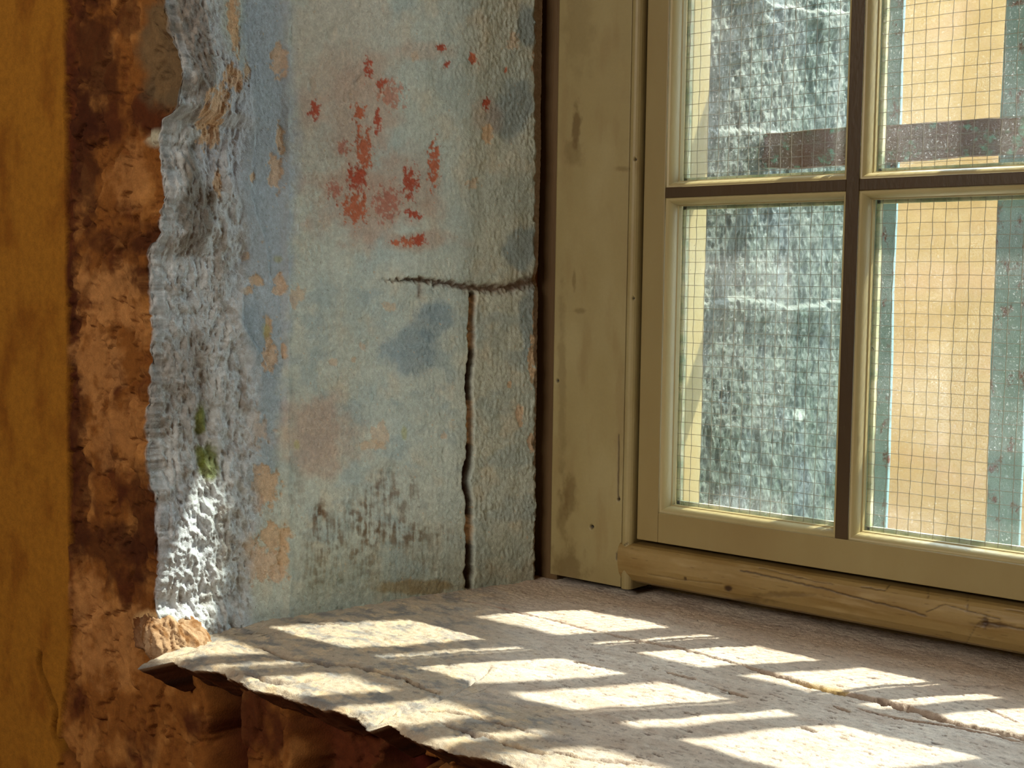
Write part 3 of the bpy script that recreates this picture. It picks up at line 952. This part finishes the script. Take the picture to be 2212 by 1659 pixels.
SX0, SX1, SZ0, SZ1 = 0.1262, 0.8558, 0.0660, 1.066
boxes('stile', [(SX0, PX[0][0] - MV, 0.0, 0.042, SZ0, SZ1)], M_paint, sash, bevel=0.0012)
boxes('stile', [(PX[2][1] + MV, SX1, 0.0, 0.042, SZ0, SZ1)], M_paint, sash, bevel=0.0012)
boxes('rail', [(PX[0][0] - MV, PX[2][1] + MV, 0.0, 0.042, SZ0, PZ[0][0] - MV)], M_paint, sash, bevel=0.0010)
boxes('rail', [(PX[0][0] - MV, PX[2][1] + MV, 0.0, 0.042, PZ[2][1] + MV, SZ1)], M_paint, sash, bevel=0.0010)
for k in (0, 1):
    boxes('glazing_bar', [(PX[k][1] + MV, PX[k + 1][0] - MV, -0.0002, 0.030, PZ[0][0] - MV, PZ[2][1] + MV)], M_bar, sash, bevel=0.0008)
for k in (0, 1):
    for j in range(3):
        boxes('glazing_bar', [(PX[j][0] - MV, PX[j][1] + MV, 0.0, 0.030, PZ[k][1] + MV, PZ[k + 1][0] - MV)], M_bar, sash, bevel=0.0008)
# moulding round each pane, mitred
mp = [(0.0, 0.0008), (0.0003, 0.0022), (0.0012, 0.0024), (0.0026, 0.0034), (0.0042, 0.0054), (0.0055, 0.0082), (0.0063, 0.0115), (0.0067, 0.0150), (0.0078, 0.0158), (0.0079, 0.0216)]


def ring(name, x0, x1, z0, z1, prof, mat, parent):
    """prof: (inset from the opening's outer edge, depth)"""
    bm = bmesh.new()
    loops = []
    for (i, y) in prof:
        loops.append([bm.verts.new(c) for c in ((x0 + i, y, z0 + i), (x1 - i, y, z0 + i), (x1 - i, y, z1 - i), (x0 + i, y, z1 - i))])
    for a, b in zip(loops, loops[1:]):
        for k in range(4):
            f = bm.faces.new([a[k], a[(k + 1) % 4], b[(k + 1) % 4], b[k]])
            f.smooth = True
    # back side so that the moulding is solid
    lb = [bm.verts.new(c) for c in ((x0 - 0.001, prof[-1][1], z0 - 0.001), (x1 + 0.001, prof[-1][1], z0 - 0.001), (x1 + 0.001, prof[-1][1], z1 + 0.001), (x0 - 0.001, prof[-1][1], z1 + 0.001))]
    a = loops[-1]
    for k in range(4):
        bm.faces.new([a[k], a[(k + 1) % 4], lb[(k + 1) % 4], lb[k]])
    o = build(name, bm, mat, parent)
    for p in o.data.polygons:
        p.use_smooth = True
    e = o.modifiers.new('edge', 'EDGE_SPLIT')
    e.split_angle = math.radians(40)
    return o


rng = random.Random(5)


def wire_mesh(x0, x1, z0, z1, parent, ox, oz):
    bm = bmesh.new()
    r = 0.00030
    G = 0.0125

    def strand(pts, ax_):
        prev = None
        for p in pts:
            ringv = []
            for k in range(4):
                a = math.pi / 4 + k * math.pi / 2
                if ax_ == 'z':
                    ringv.append(bm.verts.new((p[0] + r * math.cos(a), p[1] + r * math.sin(a), p[2])))
                else:
                    ringv.append(bm.verts.new((p[0], p[1] + r * math.sin(a), p[2] + r * math.cos(a))))
            if prev:
                for k in range(4):
                    bm.faces.new([prev[k], prev[(k + 1) % 4], ringv[(k + 1) % 4], ringv[k]])
            prev = ringv
    x = x0 + ox
    k = 0
    while x < x1 - 0.001:
        a = rng.uniform(0.0001, 0.0004)
        ph = rng.uniform(0, 6)
        n = int((z1 - z0) / 0.004)
        strand([(x + a * math.sin(ph + i * 0.9) + 0.0006 * math.sin(ph * 2 + i * 0.12), YG + 0.001, z0 + (z1 - z0) * i / n) for i in range(n + 1)], 'z')
        x += G
    z = z0 + oz
    while z < z1 - 0.001:
        ph = rng.uniform(0, 6)
        n = int((x1 - x0) / 0.006)
        strand([(x0 + (x1 - x0) * i / n, YG + 0.0016, z + 0.0002 * math.sin(ph + i * 0.7)) for i in range(n + 1)], 'x')
        z += G
    return build('wire_mesh', bm, M_wire, parent)


for i, (x0, x1) in enumerate(PX):
    for j, (z0, z1) in enumerate(PZ):
        ring('glazing_bead', x0 - MV, x1 + MV, z0 - MV, z1 + MV, mp, M_bead, sash)
        # outer putty fillet
        bm = bmesh.new()
        w_ = 0.0035
        for (a0, a1, b0, b1) in ((x0 - 0.001, x0 + w_, z0, z1), (x1 - w_, x1 + 0.001, z0, z1), (x0, x1, z0 - 0.001, z0 + w_), (x0, x1, z1 - w_, z1 + 0.001)):
            add_box(bm, a0, a1, YG + 0.004, YG + 0.010, b0, b1)
        build('putty', bm, M_putty, sash)
        pane = boxes('pane', [(x0 - 0.002, x1 + 0.002, YG + 0.0005, YG + 0.0030, z0 - 0.002, z1 + 0.002)], M_glass, win)
        if j < 2 and i < 2:
            wire_mesh(x0, x1, z0, z1, pane, 0.006 + 0.002 * i, 0.004 + 0.003 * j)
        else:
            wire_mesh(x0, x1, z0, z1, pane, 0.006, 0.004)
# outer lining, seen through the glass
ln = empty('outer_lining', (0, 0, 0))
ln.parent = win
for (a, b) in ((0.118, 0.158), (0.824, 0.864)):
    boxes('lining_board', [(a, b, 0.043, 0.079, 0.055, 1.08)], M_outwood, ln, bevel=0.002)
boxes('lining_board', [(0.118, 0.864, 0.043, 0.079, 0.040, 0.072)], M_outwood, ln, bevel=0.002)
boxes('lining_board', [(0.118, 0.864, 0.043, 0.079, 1.066, 1.10)], M_outwood, ln, bevel=0.002)

# ------------------------------------------------------------------ the outer reveal
ys = np.arange(0.079, 0.52, 0.0016)
zo = np.arange(-0.06, 1.3, 0.0018)
YO, ZO = np.meshgrid(ys, zo)
ho = 0.006 * fbm(YO * 16, ZO * 9, 300, 4) + 0.0045 * fbm(YO * 60, ZO * 26, 301, 4, 0.6) + 0.0034 * ridge(YO * 120, ZO * 44, 302, 3) + 0.0008 * fbm(YO * 500, ZO * 180, 303, 2)
PO = np.stack([np.full_like(YO, 0.150), YO, ZO], -1)
OX, OY = survey(PO.reshape(-1, 3))
OX, OY = OX.reshape(YO.shape), OY.reshape(YO.shape)
wo_ = 0.5 * fbm(OX / 40, OY / 40, 310, 4)
# ledges of the stone courses
for (pts, hh) in (([(1520, 660), (1600, 645), (1700, 668), (1840, 650)], 0.010), ([(1560, -20), (1680, 20), (1850, 35)], 0.014), ([(1640, 285), (1720, 300), (1850, 300)], 0.006)):
    d, _ = pdist(OX, OY + 14 * wo_, pts)
    yy = np.interp(OX, [p[0] for p in pts], [p[1] for p in pts]) - (OY + 14 * wo_)
    ho = ho + hh * np.where(yy > 0, np.exp(-(np.maximum(yy, 0) / 5) ** 2), np.exp(-(yy / 60) ** 2)) * (0.6 + 0.6 * fbm(OX / 60, OY / 60, 312, 3)) * sst(-0.4, 0.2, -yy / 100 + 1)
co = np.ones(YO.shape + (3,)) * lin((112, 124, 112))
co = mix(co, lin((86, 108, 92)), sst(-0.2, 0.35, fbm(YO * 18, ZO * 9, 305, 4)))
co = mix(co, lin((150, 152, 138)), sst(0.0, 0.4, fbm(YO * 60, ZO * 26, 306, 5, 0.6)) * 0.8)
co = mix(co, lin((52, 92, 66)), sst(0.0, 0.4, fbm(YO * 12 + 3, ZO * 7, 307, 4)) * (0.35 + 0.65 * sst(1600, 1740, OX)) * 0.95)
co = mix(co, lin((100, 118, 132)), sst(0.0, 0.4, fbm(YO * 14 + 8, ZO * 8, 308, 4)) * 0.6)
co = mix(co, lin((232, 226, 222)), blob(OX, OY, 1724, 897, 11, 13, 0.3 * wo_))
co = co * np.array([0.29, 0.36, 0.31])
PO[..., 0] += ho
outer = sheet('wall_outer', PO, co, M_stone, flip=False)
struct(outer, 'rough greenish stone of the outer reveal seen through the left panes')
# mortar bed behind the lining, outer sill and the wall's street face
boxes('wall_outer_bed', [(-0.30, 0.147, 0.079, 0.095, -0.06, 1.30)], M_stone)
bpy.data.objects['wall_outer_bed']['kind'] = 'structure'


def flat_sheet(name, o, u, v, nu, nv, colf, mat, label, amp=0.004, sc=3.0, seed=400):
    o, u, v = np.array(o, float), np.array(u, float), np.array(v, float)
    A, B = np.meshgrid(np.linspace(0, 1, nu), np.linspace(0, 1, nv))
    lu, lv = np.linalg.norm(u), np.linalg.norm(v)
    P = o + A[..., None] * u + B[..., None] * v
    n = np.cross(u, v)
    n = n / np.linalg.norm(n)
    a, b = A * lu, B * lv
    P = P + n * (amp * fbm(a * sc, b * sc, seed, 4))[..., None]
    s = sheet(name, P, colf(a, b), mat)
    struct(s, label)
    return s


def ochre(a, b):
    c = np.ones(a.shape + (3,)) * lin((112, 90, 54))
    c = mix(c, lin((110, 86, 48)), sst(-0.2, 0.4, fbm(a * 1.6, b * 1.2, 410, 4)))
    c = mix(c, lin((120, 98, 62)), sst(0.0, 0.4, fbm(a * 9, b * 9, 411, 5)) * 0.5)
    return mix(c, lin((118, 92, 62)), sst(0.0, 0.4, fbm(a * 4, b * 5, 412, 4)) * 0.5)


# ochre house wall across the lane (seen between the iron bars)
flat_sheet('wall_opposite', (-3.2, 4.2, -1.5), (8.4, 0.6, 0), (0, 0, 3.6), 420, 220, ochre, M_ochre, 'ochre rendered wall across the lane', amp=0.008)
flat_sheet('ground', (-4, 0.5, -1.5), (8, 0, 0), (0, 6, 0), 60, 60, lambda a, b: np.ones(a.shape + (3,)) * lin((170, 150, 125)), M_ochre, 'pale paved lane outside', amp=0.01)
flat_sheet('wall_outer_ledge', (0.14, 0.079, -0.005), (0.85, 0, 0), (0, 0.45, -0.03), 120, 80, lambda a, b: np.ones(a.shape + (3,)) * lin((140, 140, 125)), M_stone, 'stone ledge outside the window', amp=0.004, sc=20)

# solid parts of the house round the opening, out of view or seen edge-on
M_room = paint_mat('room_limewash', (150, 100, 46), (130, 84, 34), rough=0.9, scale=2)


def shell(name, b, mat=None):
    o = boxes(name, [b], mat or M_room)
    o['kind'] = 'structure'
    return o


shell('wall_back', (-2.4, 2.6, -3.3, -3.2, -1.0, 1.9))
shell('floor', (-2.4, 2.6, -3.3, 0.06, -1.1, -1.0))
shell('ceiling', (-2.4, 2.6, -3.3, 0.5, 1.9, 2.0))
shell('wall_side_left', (-2.5, -2.4, -3.3, 0.5, -1.1, 2.0))
shell('wall_side_right', (2.6, 2.7, -3.3, 0.5, -1.1, 2.0))
shell('wall_front_left', (-2.4, -0.398, -0.476, 0.5, -1.0, 1.9))
shell('wall_front_right', (1.10, 2.6, -0.470, 0.5, -1.0, 1.9))
shell('wall_front_top', (-0.41, 1.10, -0.470, 0.078, 1.20, 1.9))
shell('wall_front_base', (-0.41, 1.10, -0.40, 0.5, -1.0, -0.075))
shell('wall_front_core', (-0.41, -0.16, -0.44, 0.5, -0.08, 1.25))
shell('wall_front_upper', (-0.41, -0.085, -0.476, -0.44, 0.78, 1.25))
shell('wall_front_foot', (-0.41, 1.10, -0.470, -0.40, -1.0, -0.34))
shell('wall_left_core', (-0.17, -0.031, -0.012, 0.079, -0.08, 1.25))
M_white = paint_mat('right_reveal_plaster', (176, 182, 172), (160, 170, 164), rough=0.9, scale=5)
shell('wall_right', (0.985, 1.12, -0.470, 0.079, -0.08, 1.25), M_white)
shell('wall_left_upper', (-0.13, -0.04, -0.44, 0.079, 0.79, 1.25), M_white)

# ------------------------------------------------------------------ iron grille outside
grille = empty('iron_grille', (0.45, 0.225, 0.0))
grille['label'] = 'rusty teal painted iron window grille set in the outer stone reveal'
grille['category'] = 'window grille'
GY = 0.225


def bar_mesh(name, x0, x1, y0, y1, z0, z1, mat, long_axis, seed):
    """a hand-forged flat bar with slightly wandering edges"""
    bm = bmesh.new()
    n = 60
    prev = None
    for k in range(n + 1):
        t_ = k / n
        d1 = 0.0012 * math.sin(seed + 9 * t_) + 0.0006 * math.sin(seed * 2 + 41 * t_) + 0.0003 * math.sin(seed * 3 + 97 * t_)
        d2 = 0.0012 * math.sin(seed * 1.7 + 11 * t_) + 0.0006 * math.sin(seed * 2.3 + 37 * t_) + 0.0003 * math.sin(seed * 5 + 83 * t_)
        if long_axis == 'z':
            z_ = z0 + (z1 - z0) * t_
            c = [(x0 + d1, y0, z_), (x1 + d2, y0, z_), (x1 + d2, y1, z_), (x0 + d1, y1, z_)]
        else:
            x_ = x0 + (x1 - x0) * t_
            c = [(x_, y0, z0 + d1), (x_, y0, z1 + d2), (x_, y1, z1 + d2), (x_, y1, z0 + d1)]
        r_ = [bm.verts.new(Vector(q) - grille.location) for q in c]
        if prev:
            for j in range(4):
                bm.faces.new([prev[j], prev[(j + 1) % 4], r_[(j + 1) % 4], r_[j]])
        else:
            bm.faces.new(r_[::-1])
        prev = r_
    bm.faces.new(prev)
    return build(name, bm, mat, grille, bevel=0.0015)


for k, (a, b) in enumerate(((0.280, 0.318), (0.432, 0.470), (0.599, 0.636), (0.770, 0.804), (0.930, 0.965))):
    bar_mesh('upright_bar', a, b, GY - 0.0035, GY + 0.0035, -0.02, 1.75, M_iron, 'z', 1.3 + k)
for k, (a, b) in enumerate(((0.490, 0.530), (0.738, 0.800), (1.090, 1.150))):
    bar_mesh('cross_bar', 0.150, 1.02, GY - 0.018, GY - 0.0038, a, b, M_rust, 'x', 4.1 + k)
